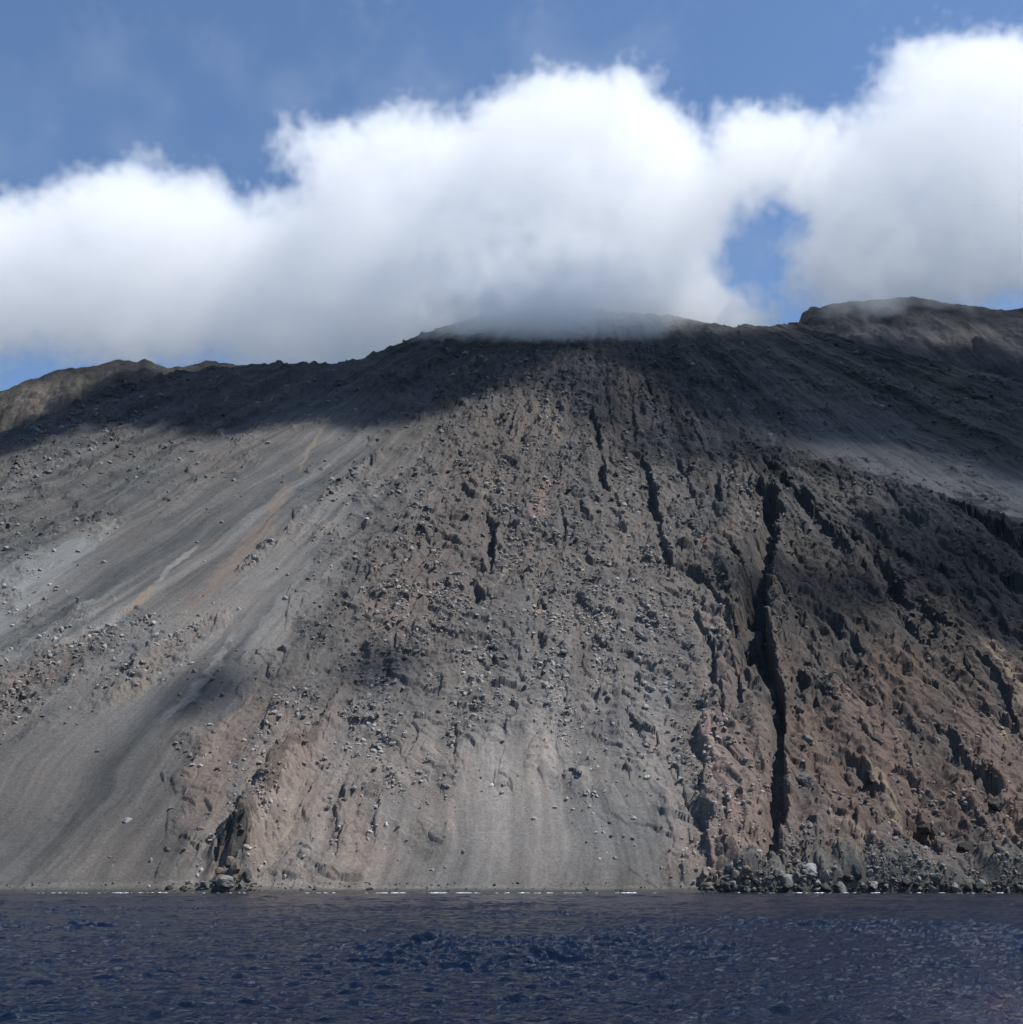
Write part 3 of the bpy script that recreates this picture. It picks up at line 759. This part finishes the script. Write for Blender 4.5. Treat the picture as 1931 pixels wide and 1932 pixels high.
named = [
 (240, 1550, 19, 'pale', 'pale lumpy boulder alone on the bare grey ash at lower left', 12),
 (317, 1603, 16, 'brown', 'brown shaded boulder low on the ash left of the shore outcrop', 10),
 (378, 1566, 14, 'brown', 'brown boulder with a dark shadow among small stones above the left shore outcrop', 11),
 (693, 981, 10, 'pale', 'pale boulder at the left edge of the rubble field, high on bare ash', 7),
 (698, 1572, 11, 'pale', 'round pale boulder just right of a stone cluster low on the slope', 10),
 (636, 1586, 8, 'pale', 'small pale boulder on tan ash below the stone clusters', 6),
 (1034, 1329, 11, 'pale', 'pale block with a sharp black shadow in the middle of the central slope', 8),
 (1101, 1213, 13, 'grey', 'flat grey slab in the middle of the central rubble field', 6),
 (1143, 900, 10, 'grey', 'grey block beside the foot of the short upper gully', 7),
 (885, 1373, 10, 'pale', 'pale boulder in a row with its shadow on the central ash', 8),
 (712, 1408, 17, 'grey', 'long grey ribbed slab lying across the slope left of centre', 9),
 (708, 1452, 13, 'pale', 'white-topped boulder with a deep black shadow left of centre', 9),
 (1222, 1468, 14, 'pale', 'large pale boulder in the group above the right of the ash fan', 10),
 (1243, 1470, 9, 'pale', 'smaller pale boulder just right of the large one above the ash fan', 7),
 (1197, 1545, 10, 'pale', 'lowest pale boulder of the cluster on the right of the ash fan', 8),
 (1262, 1383, 12, 'grey', 'grey boulder at the top of the boulder group left of the long gully', 9),
 (1223, 1405, 13, 'grey', 'dark-sided grey boulder between two clusters right on the central slope', 9),
 (1250, 1560, 14, 'brown', 'brown rounded boulder at the rough margin right of the ash fan', 11),
 (1036, 1372, 8, 'pale', 'pale stone below the sharp-shadowed block at mid slope', 6),
 (963, 925, 10, 'grey', 'dark grey block in the upper rubble left of the orange patch', 8),
 (1007, 1290, 10, 'grey', 'grey boulder above the pale streaks at the middle of the slope', 7),
 (1290, 1605, 9, 'pale', 'pale stone low on the ash left of the chasm headland', 7),
 (466, 1600, 13, 'pale', 'smooth pale egg-shaped boulder perched at the head of the left outcrop', 12),
 (425, 1668, 40, 'grey', 'broad pale-grey sea-worn block in the middle of the left shore outcrop', 24),
 (391, 1671, 26, 'grey', 'low grey block at the left foot of the left shore outcrop', 18),
 (447, 1640, 26, 'brown', 'brown blocky rock on top of the left shore outcrop', 24),
 (467, 1655, 24, 'black', 'dark rock at the right side of the left shore outcrop', 22),
 (455, 1672, 14, 'grey', 'narrow upright grey block beside the broad one in the left outcrop', 22),
 (436, 1628, 20, 'brown', 'jagged brown knob on the crest of the left shore outcrop', 20),
 (414, 1646, 18, 'brown', 'brown slab leaning on the left side of the left outcrop', 14),
 (282, 1674, 8, 'pale', 'small white-topped boulder at the waterline left of the outcrop', 7),
 (322, 1677, 16, 'black', 'black boulder on the beach well left of the outcrop', 10),
 (345, 1677, 14, 'black', 'black boulder on the beach next to the outcrop, left of it', 10),
 (700, 1679, 14, 'black', 'black wave-washed boulder at the waterline right of the left outcrop', 7),
 (1487, 1667, 26, 'grey', 'pale grey upright rock at the water at the mouth of the long gully', 28),
 (1466, 1650, 20, 'grey', 'pale grey knob just above the mouth of the long gully', 14),
 (1505, 1655, 22, 'grey', 'pale grey lumpy rock right of the gully mouth', 20),
 (1533, 1646, 30, 'pale', 'pale arch-shaped rock standing over a black hollow at the shore', 26),
 (1545, 1668, 20, 'grey', 'pointed grey rock below the arch-shaped one at the shore', 18),
 (1560, 1655, 20, 'grey', 'grey rock leaning right of the arch-shaped shore rock', 26),
 (1412, 1645, 26, 'brown', 'brown block with a pale face left of the gully mouth', 20),
 (1376, 1640, 22, 'grey', 'greyish block at the left end of the chasm headland', 20),
 (1358, 1612, 22, 'brown', 'brown upright rock at the upper left of the chasm headland', 30),
 (1390, 1652, 18, 'brown', 'brown wedge-shaped rock in the chasm headland', 18),
 (1620, 1650, 30, 'black', 'large black rock mass right of the pale arch-shaped shore rock', 30),
 (1650, 1672, 26, 'pale', 'pale rounded rock at the waterline in the middle of the right shore', 14),
 (1880, 1525, 40, 'black', 'large black overhanging rock on the red slope near the right edge', 24),
 (1640, 1472, 34, 'black', 'dark rock knob standing out of the reddish lower slope', 26),
 (1820, 1600, 34, 'black', 'dark rock on the reddish slope low at the right edge', 20),
 (1655, 1395, 22, 'black', 'dark rectangular block with stepped base on the red slope', 14),
 (1575, 1430, 26, 'black', 'dark craggy block right of the narrow part of the long gully', 20),
 (1525, 1400, 30, 'grey', 'grey craggy rock beside the narrow part of the long gully', 22),
 (1520, 1478, 34, 'grey', 'grey craggy rock mass below the narrows of the long gully', 26),
 (1745, 1565, 30, 'black', 'dark rock knob above the shore between two pale scree streaks', 24),
]
for u, v, w, tone, lab, h in named:
    boulder(u, v, w, tone, lab, hpx=h)

# the rest of the single boulders: region by region
def region(n, poly, wlo, whi, tones_, label, group, flat=0.8, mind=0.8, dens=None):
    us = [p[0] for p in poly]; vs = [p[1] for p in poly]
    k = tries = 0
    while k < n and tries < 4000:
        tries += 1
        u, v = random.uniform(min(us), max(us)), random.uniform(min(vs), max(vs))
        if not inside(poly, np.array([u]), np.array([v]))[0]: continue
        w = wlo + (whi - wlo) * random.random() ** 2
        if any(abs(u - a) < mind * (w + c) / 2 and abs(v - b) < mind * (w + c) / 3 for a, b, c in taken): continue
        boulder(u, v, w, random.choice(tones_), label, group, hpx=w * flat * random.uniform(0.7, 1.2))
        k += 1
region(52, [(1330, 1640), (1455, 1650), (1455, 1682), (1320, 1682)], 10, 22, ['black', 'grey', 'brown', 'black'],
       'one of the dark jumbled rocks along the headland left of the gully mouth', 'dark rocks under the chasm headland', mind=0.4)
region(64, [(1560, 1650), (1640, 1655), (1931, 1662), (1931, 1682), (1470, 1682), (1475, 1640)], 9, 26, ['black', 'grey', 'black', 'grey'],
       'one of the dark jumbled shore rocks right of the long gully mouth', 'jumbled rocks along the right shore', mind=0.4)
region(18, [(335, 1668), (400, 1655), (480, 1660), (480, 1682), (310, 1682)], 7, 15, ['black', 'grey'],
       'one of the small dark rocks around the foot of the left shore outcrop', 'small rocks round the left outcrop', mind=0.4)
region(14, [(480, 1672), (800, 1674), (1320, 1674), (1320, 1682), (480, 1682)], 5, 11, ['black', 'grey', 'grey'],
       'one of the small rocks strung along the beach between the two outcrops', 'small rocks on the beach')
region(34, [(430, 1400), (560, 1400), (700, 1400), (760, 1500), (760, 1590), (560, 1600), (660, 1450), (520, 1440), (400, 1600), (380, 1520)], 7, 12, ['grey', 'pale', 'pale', 'brown'],
       'one of the pale boulders on tan ash low left in the rubble field', 'boulders on the lower left rubble field')
region(30, [(1150, 1230), (1300, 1230), (1310, 1470), (1200, 1470), (1120, 1350)], 7, 13, ['grey', 'pale', 'grey'],
       'one of the grey boulders on the pale-streaked slope left of the long gully', 'boulders left of the long gully')
region(16, [(800, 1300), (1100, 1250), (1100, 1400), (850, 1420)], 6, 11, ['grey', 'pale'],
       'one of the pale boulders on the pale-streaked middle of the slope', 'boulders on the middle of the slope')
region(18, [(1340, 1290), (1440, 1290), (1450, 1580), (1330, 1600)], 8, 15, ['brown', 'grey', 'brown'],
       'one of the brown boulders on the rough strip just left of the long gully', 'boulders on the strip beside the gully')

# ---------------------------------------------------------------- surf along the waterline
fv, ff = [], []
fr = np.random.default_rng(21)
runs = [(240, 345, .75), (355, 400, .3), (720, 770, .8), (805, 850, .9), (865, 890, .8), (980, 1000, .8), (1015, 1045, .3), (1165, 1195, .9), (1480, 1495, .8), (1515, 1530, .9), (1620, 1634, .9),
        (1700, 1710, .5), (1740, 1750, .7), (1845, 1855, .8), (1060, 1110, .35), (590, 640, .2), (130, 170, .25), (950, 965, .5), (1570, 1590, .3), (-40, 1980, .13)]
foff = 0
for a_, b_2, dn in runs:
    for u in np.arange(a_, b_2, 1.6):
        if fr.random() > dn * (0.2 + 0.9 * float(vnoise(np.array([u / 9.0]), np.array([3.3]), 77)[0])): continue
        x = (u - 966) / K * 389 * 1.0
        pv, pf = protos_lo[fr.integers(0, 10)]
        s = np.array([fr.uniform(.3, .9), fr.uniform(.3, .7), fr.uniform(0.10, 0.3) * (0.6 + dn)])
        fv.append(pv * s + np.array([x, 392 + fr.normal(0, .8), 0.05])); ff.append(pf + foff); foff += len(pv)
mf = bpy.data.materials.new('surf_foam'); mf.use_nodes = True
mf.node_tree.nodes['Principled BSDF'].inputs['Base Color'].default_value = (0.82, 0.85, 0.87, 1)
mf.node_tree.nodes['Principled BSDF'].inputs['Roughness'].default_value = 0.9
link('foam', mesh_np('foam', np.concatenate(fv), tris=np.concatenate(ff)), mf, kind='stuff')

# ---------------------------------------------------------------- clouds: voxel clouds held in meshes and turned into volumes
def lattice_noise(shape, cell, seed):
    r = np.random.default_rng(seed)
    n = [int(s / cell) + 3 for s in shape]
    A = r.random(n).astype(np.float32)
    for ax in range(3):
        p_ = np.arange(shape[ax]) / cell + 0.37
        i = p_.astype(int); f = (p_ - i); f = (f * f * (3 - 2 * f)).astype(np.float32)
        sh = [1, 1, 1]; sh[ax] = -1; f = f.reshape(sh)
        A = np.take(A, i, ax) * (1 - f) + np.take(A, i + 1, ax) * f
    return A

def volume_object(name, dens, lo, hi, mat):
    nx, ny, nz = dens.shape
    me = bpy.data.meshes.new(name)
    me.vertices.add(dens.size)
    # voxel centres, so the mesh itself is the cloud's point lattice
    g = np.stack(np.meshgrid(*[np.linspace(lo[k], hi[k], dens.shape[k]) for k in range(3)], indexing='ij'), -1).reshape(-1, 3).astype(np.float32)
    me.vertices.foreach_set('co', g.ravel())
    a = me.attributes.new('voxel', 'FLOAT', 'POINT')
    a.data.foreach_set('value', np.ascontiguousarray(dens.ravel(), dtype=np.float32))
    me.update()
    o = bpy.data.objects.new(name, me)
    scene.collection.objects.link(o)
    ng = bpy.data.node_groups.new(name + '_nodes', 'GeometryNodeTree')
    ng.interface.new_socket('Geometry', in_out='INPUT', socket_type='NodeSocketGeometry')
    ng.interface.new_socket('Geometry', in_out='OUTPUT', socket_type='NodeSocketGeometry')
    N, L = ng.nodes, ng.links
    gi = N.new('NodeGroupInput'); go = N.new('NodeGroupOutput')
    pos = N.new('GeometryNodeInputPosition')
    def vm(op, x, y):
        n = N.new('ShaderNodeVectorMath'); n.operation = op
        L.new(x, n.inputs[0]); n.inputs[1].default_value = y
        return n.outputs[0]
    v = vm('SUBTRACT', pos.outputs[0], tuple(lo))
    v = vm('DIVIDE', v, tuple((hi[k] - lo[k]) / (dens.shape[k] - 1) for k in range(3)))
    v = vm('ADD', v, (0.5, 0.5, 0.5))
    n = N.new('ShaderNodeVectorMath'); n.operation = 'FLOOR'; L.new(v, n.inputs[0])
    v = vm('MAXIMUM', n.outputs[0], (0, 0, 0))
    v = vm('MINIMUM', v, (nx - 1, ny - 1, nz - 1))
    n = N.new('ShaderNodeVectorMath'); n.operation = 'DOT_PRODUCT'; L.new(v, n.inputs[0]); n.inputs[1].default_value = (ny * nz, nz, 1)
    at = N.new('GeometryNodeInputNamedAttribute'); at.data_type = 'FLOAT'; at.inputs['Name'].default_value = 'voxel'
    si = N.new('GeometryNodeSampleIndex'); si.data_type = 'FLOAT'; si.domain = 'POINT'
    L.new(gi.outputs[0], si.inputs['Geometry']); L.new(at.outputs[0], si.inputs['Value']); L.new(n.outputs['Value'], si.inputs['Index'])
    vc = N.new('GeometryNodeVolumeCube')
    L.new(si.outputs[0], vc.inputs['Density'])
    vc.inputs['Min'].default_value = tuple(lo); vc.inputs['Max'].default_value = tuple(hi)
    for k, nm in enumerate(('Resolution X', 'Resolution Y', 'Resolution Z')):
        vc.inputs[nm].default_value = dens.shape[k]
    sm = N.new('GeometryNodeSetMaterial'); sm.inputs['Material'].default_value = mat
    L.new(vc.outputs[0], sm.inputs[0]); L.new(sm.outputs[0], go.inputs[0])
    md = o.modifiers.new('voxels', 'NODES'); md.node_group = ng
    me.materials.append(mat)
    o['kind'] = 'stuff'
    return o

def cloud_material(name, dens, aniso=0.3, color=(0.985, 0.99, 1.0)):
    m = bpy.data.materials.new(name); m.use_nodes = True
    nt = m.node_tree; nt.nodes.clear()
    o = nt.nodes.new('ShaderNodeOutputMaterial')
    p = nt.nodes.new('ShaderNodeVolumePrincipled')
    p.inputs['Color'].default_value = (*color, 1)
    p.inputs['Anisotropy'].default_value = aniso
    p.inputs['Density'].default_value = dens
    nt.links.new(p.outputs[0], o.inputs['Volume'])
    return m

cloud_poly = [(-260, 420), (-100, 400), (0, 385), (60, 385), (120, 362), (200, 325), (250, 318), (300, 335), (335, 355), (395, 325), (430, 345), (450, 385), (480, 405), (520, 395), (575, 385),
    (600, 345), (570, 305), (535, 285), (530, 262), (570, 245), (640, 255), (700, 235), (770, 225), (850, 240), (900, 230), (915, 200), (950, 175), (1000, 165), (1060, 150), (1100, 150), (1150, 168), (1190, 150), (1210, 135),
    (1222, 185), (1270, 225), (1320, 275), (1352, 320), (1365, 270), (1368, 225), (1395, 208), (1420, 240), (1445, 250), (1470, 215), (1500, 222), (1560, 235), (1600, 215), (1640, 225),
    (1672, 190), (1668, 140), (1700, 110), (1740, 85), (1780, 60), (1830, 80), (1900, 75), (1980, 90), (2200, 120), (2200, 520), (1990, 540), (1925, 560), (1880, 545), (1870, 580), (1800, 568), (1730, 590), (1670, 625),
    (1600, 600), (1535, 575), (1510, 530), (1510, 470), (1552, 425), (1535, 378), (1460, 368), (1395, 395), (1352, 450), (1338, 520), (1390, 562), (1450, 568), (1475, 600), (1455, 625),
    (1340, 640), (1270, 662), (1190, 668), (1100, 668), (1050, 676), (940, 688), (850, 655), (790, 670), (700, 700), (560, 702), (490, 698), (430, 670), (385, 655), (340, 685), (250, 690), (150, 665),
    (80, 645), (20, 660), (-60, 700), (-260, 700)]
holes = []
sheet = soft_poly(cloud_poly, step=4, blur=8, u0=-400, v0=-100)
vox = 5.0
lo = np.array([-830.0, 1070.0, 540.0]); hi = np.array([880.0, 1560.0, 1290.0])
sh = tuple(int((hi[k] - lo[k]) / vox) + 1 for k in range(3))
gx, gy, gz = np.meshgrid(*[np.linspace(lo[k], hi[k], sh[k]) for k in range(3)], indexing='ij')
n1 = lattice_noise(sh, 90 / vox, 1); n2 = lattice_noise(sh, 42 / vox, 2); n3 = lattice_noise(sh, 20 / vox, 3); n4 = lattice_noise(sh, 10 / vox, 4)
nn = (n1 * 0.7 + n2 * 0.65 + n3 * 0.6 + n4 * 0.5) / 2.45 - 0.5
uu, vv_, ww_ = project(gx, gy, gz)
uu = uu + 60 * (n2 - 0.5) + 85 * (n3 - 0.5) + 60 * (n4 - .5); vv_ = vv_ + 50 * (n1 - 0.5) + 85 * (np.roll(n3, 7, 0) - 0.5) + 60 * (np.roll(n4, 5, 0) - .5)
msk = sheet(uu, vv_)
yc0 = 1390 + 50 * (n1 - 0.5) - 160 * np.exp(-((uu - 1020) / 290) ** 2) * sst(380, 560, vv_)
dy = np.abs(gy - yc0) / 150.0
fld = msk * 1.9 - 0.72 - 0.75 * dy ** 2 + nn * 2.9
edge = sst(0.0, 0.6, fld)
# never touch the domain faces
bx = np.minimum.reduce([(gx - lo[0]), (hi[0] - gx)]) / 30
by = np.minimum((gy - lo[1]), (hi[1] - gy)) / 15
bz = np.minimum((gz - lo[2]), (hi[2] - gz)) / 15
edge *= np.clip(bx, 0, 1) * np.clip(by, 0, 1) * np.clip(bz, 0, 1)
# thin veil above the middle cloud and mist hanging at its foot
veil_f = soft_poly([(520, 330), (560, 200), (700, 130), (860, 90), (930, 120), (960, 190), (900, 260), (700, 300)], blur=14)
veil = veil_f(uu, vv_) * sst(-0.05, 0.35, nn) * np.exp(-(dy * 2) ** 2) * 0.25
veil2_f = soft_poly([(-300, 120), (200, 60), (600, 100), (900, 40), (1250, 60), (1300, 140), (1000, 160), (700, 300), (560, 330), (200, 330), (-300, 380)], blur=20)
gap_f = soft_poly([(1340, 370), (1560, 370), (1570, 640), (1340, 640)], blur=12)
veil2 = (veil2_f(uu, vv_) + 1.6 * gap_f(uu, vv_)) * sst(-0.06, 0.22, (n1 * 0.6 + n2 * 0.3 + n3 * 0.1) - 0.5) * np.exp(-(dy * 2) ** 2) * 0.07
halo = 0.10 * sst(-0.55, 0.1, fld) * sst(-0.02, 0.2, n3 * .6 + n4 * .4 - 0.5)
dens = np.maximum.reduce([edge * (0.4 + 0.6 * sst(0.1, 0.9, fld)), veil, veil2, halo * (vv_ < 700)])
dens *= 1 + 1.8 * np.exp(-((uu - 1050) / 230) ** 2) * sst(540, 600, vv_)
dens[dens < 0.004] = 0
mc = cloud_material('cloud_vapour', 0.0085, aniso=0.0, color=(0.997, 0.998, 1.0))
volume_object('clouds', dens, lo, hi, mc)
del gx, gy, gz, uu, vv_, ww_, n2, n3, n4, nn, msk, fld, edge, dens

# unseen clouds added and shaped to shade the summit band and slope (they stand above the frame, towards the sun)
shade_polys = [([(-300, 900), (0, 850), (60, 825), (150, 800), (300, 792), (400, 800), (480, 790), (570, 770), (640, 795), (700, 795), (790, 775), (870, 745), (940, 720),
                 (1010, 700), (1060, 668), (1140, 662), (1200, 680), (1260, 745), (1330, 790), (1420, 790), (1560, 820), (1700, 820), (1960, 900), (2300, 900), (2300, 640), (1900, 622), (300, 622), (-300, 780)], 1.0, 5),
               ([(1600, 940), (1800, 990), (2200, 1150), (2200, 1260), (1850, 1190), (1700, 1100)], 0.35, 12),
               ([(980, 700), (1080, 800), (1200, 860), (1400, 860), (1600, 920), (1800, 990), (2300, 1170), (2300, 622), (1000, 622)], 0.3, 14),
               ([(1380, 1090), (1500, 1040), (1700, 1130), (1640, 1200), (1500, 1190)], 0.45, 10),
               ([(330, 1290), (420, 1235), (470, 1260), (410, 1330), (330, 1350)], 0.5, 6),
               ([(660, 1215), (760, 1210), (780, 1260), (640, 1280)], 0.5, 6),
               ([(-60, 1540), (60, 1545), (200, 1580), (60, 1620), (-60, 1640)], 0.4, 8)]
fs = [(soft_poly(p_, blur=b_), a_) for p_, a_, b_ in shade_polys]
zlo, zhi = 1650.0, 1740.0
lo = np.array([-100.0, 330.0, zlo]); hi = np.array([1800.0, 1500.0, zhi]); vox = 14.0
sh = tuple(int((hi[k] - lo[k]) / vox) + 1 for k in range(3))
gx, gy, gz = np.meshgrid(*[np.linspace(lo[k], hi[k], sh[k]) for k in range(3)], indexing='ij')
# follow the sun's ray down to the plane of the slope
kk = (gz - SL * (gy - YS)) / (S[2] - SL * S[1])
px_, py_, pz_ = gx - kk * S[0], gy - kk * S[1], gz - kk * S[2]
uu, vv_, _w = project(px_, np.maximum(py_, 100), pz_)
n1 = lattice_noise(sh, 8, 11); n2 = lattice_noise(sh, 3.5, 12)
uu = uu + 60 * (n1 - 0.5) + 40 * (n2 - 0.5); vv_ = vv_ + 40 * (np.roll(n1, 9, 0) - 0.5) + 24 * (np.roll(n2, 5, 1) - 0.5)
dens = np.zeros(sh)
for f_, a_ in fs:
    dens = np.maximum(dens, f_(uu, vv_) * a_)
dens *= (py_ > 300)
right = sst(1050, 1250, uu)
dens *= (1 - right) + right * (0.55 + 0.6 * sst(0.35, 0.65, 0.6 * n1 + 0.4 * n2))
inb = np.minimum(gz - zlo, zhi - gz) / 25
dens *= np.clip(inb, 0, 1)
dens[dens < 0.01] = 0
volume_object('shade_clouds_overhead', dens, lo, hi, cloud_material('shade_cloud_vapour', 0.06))
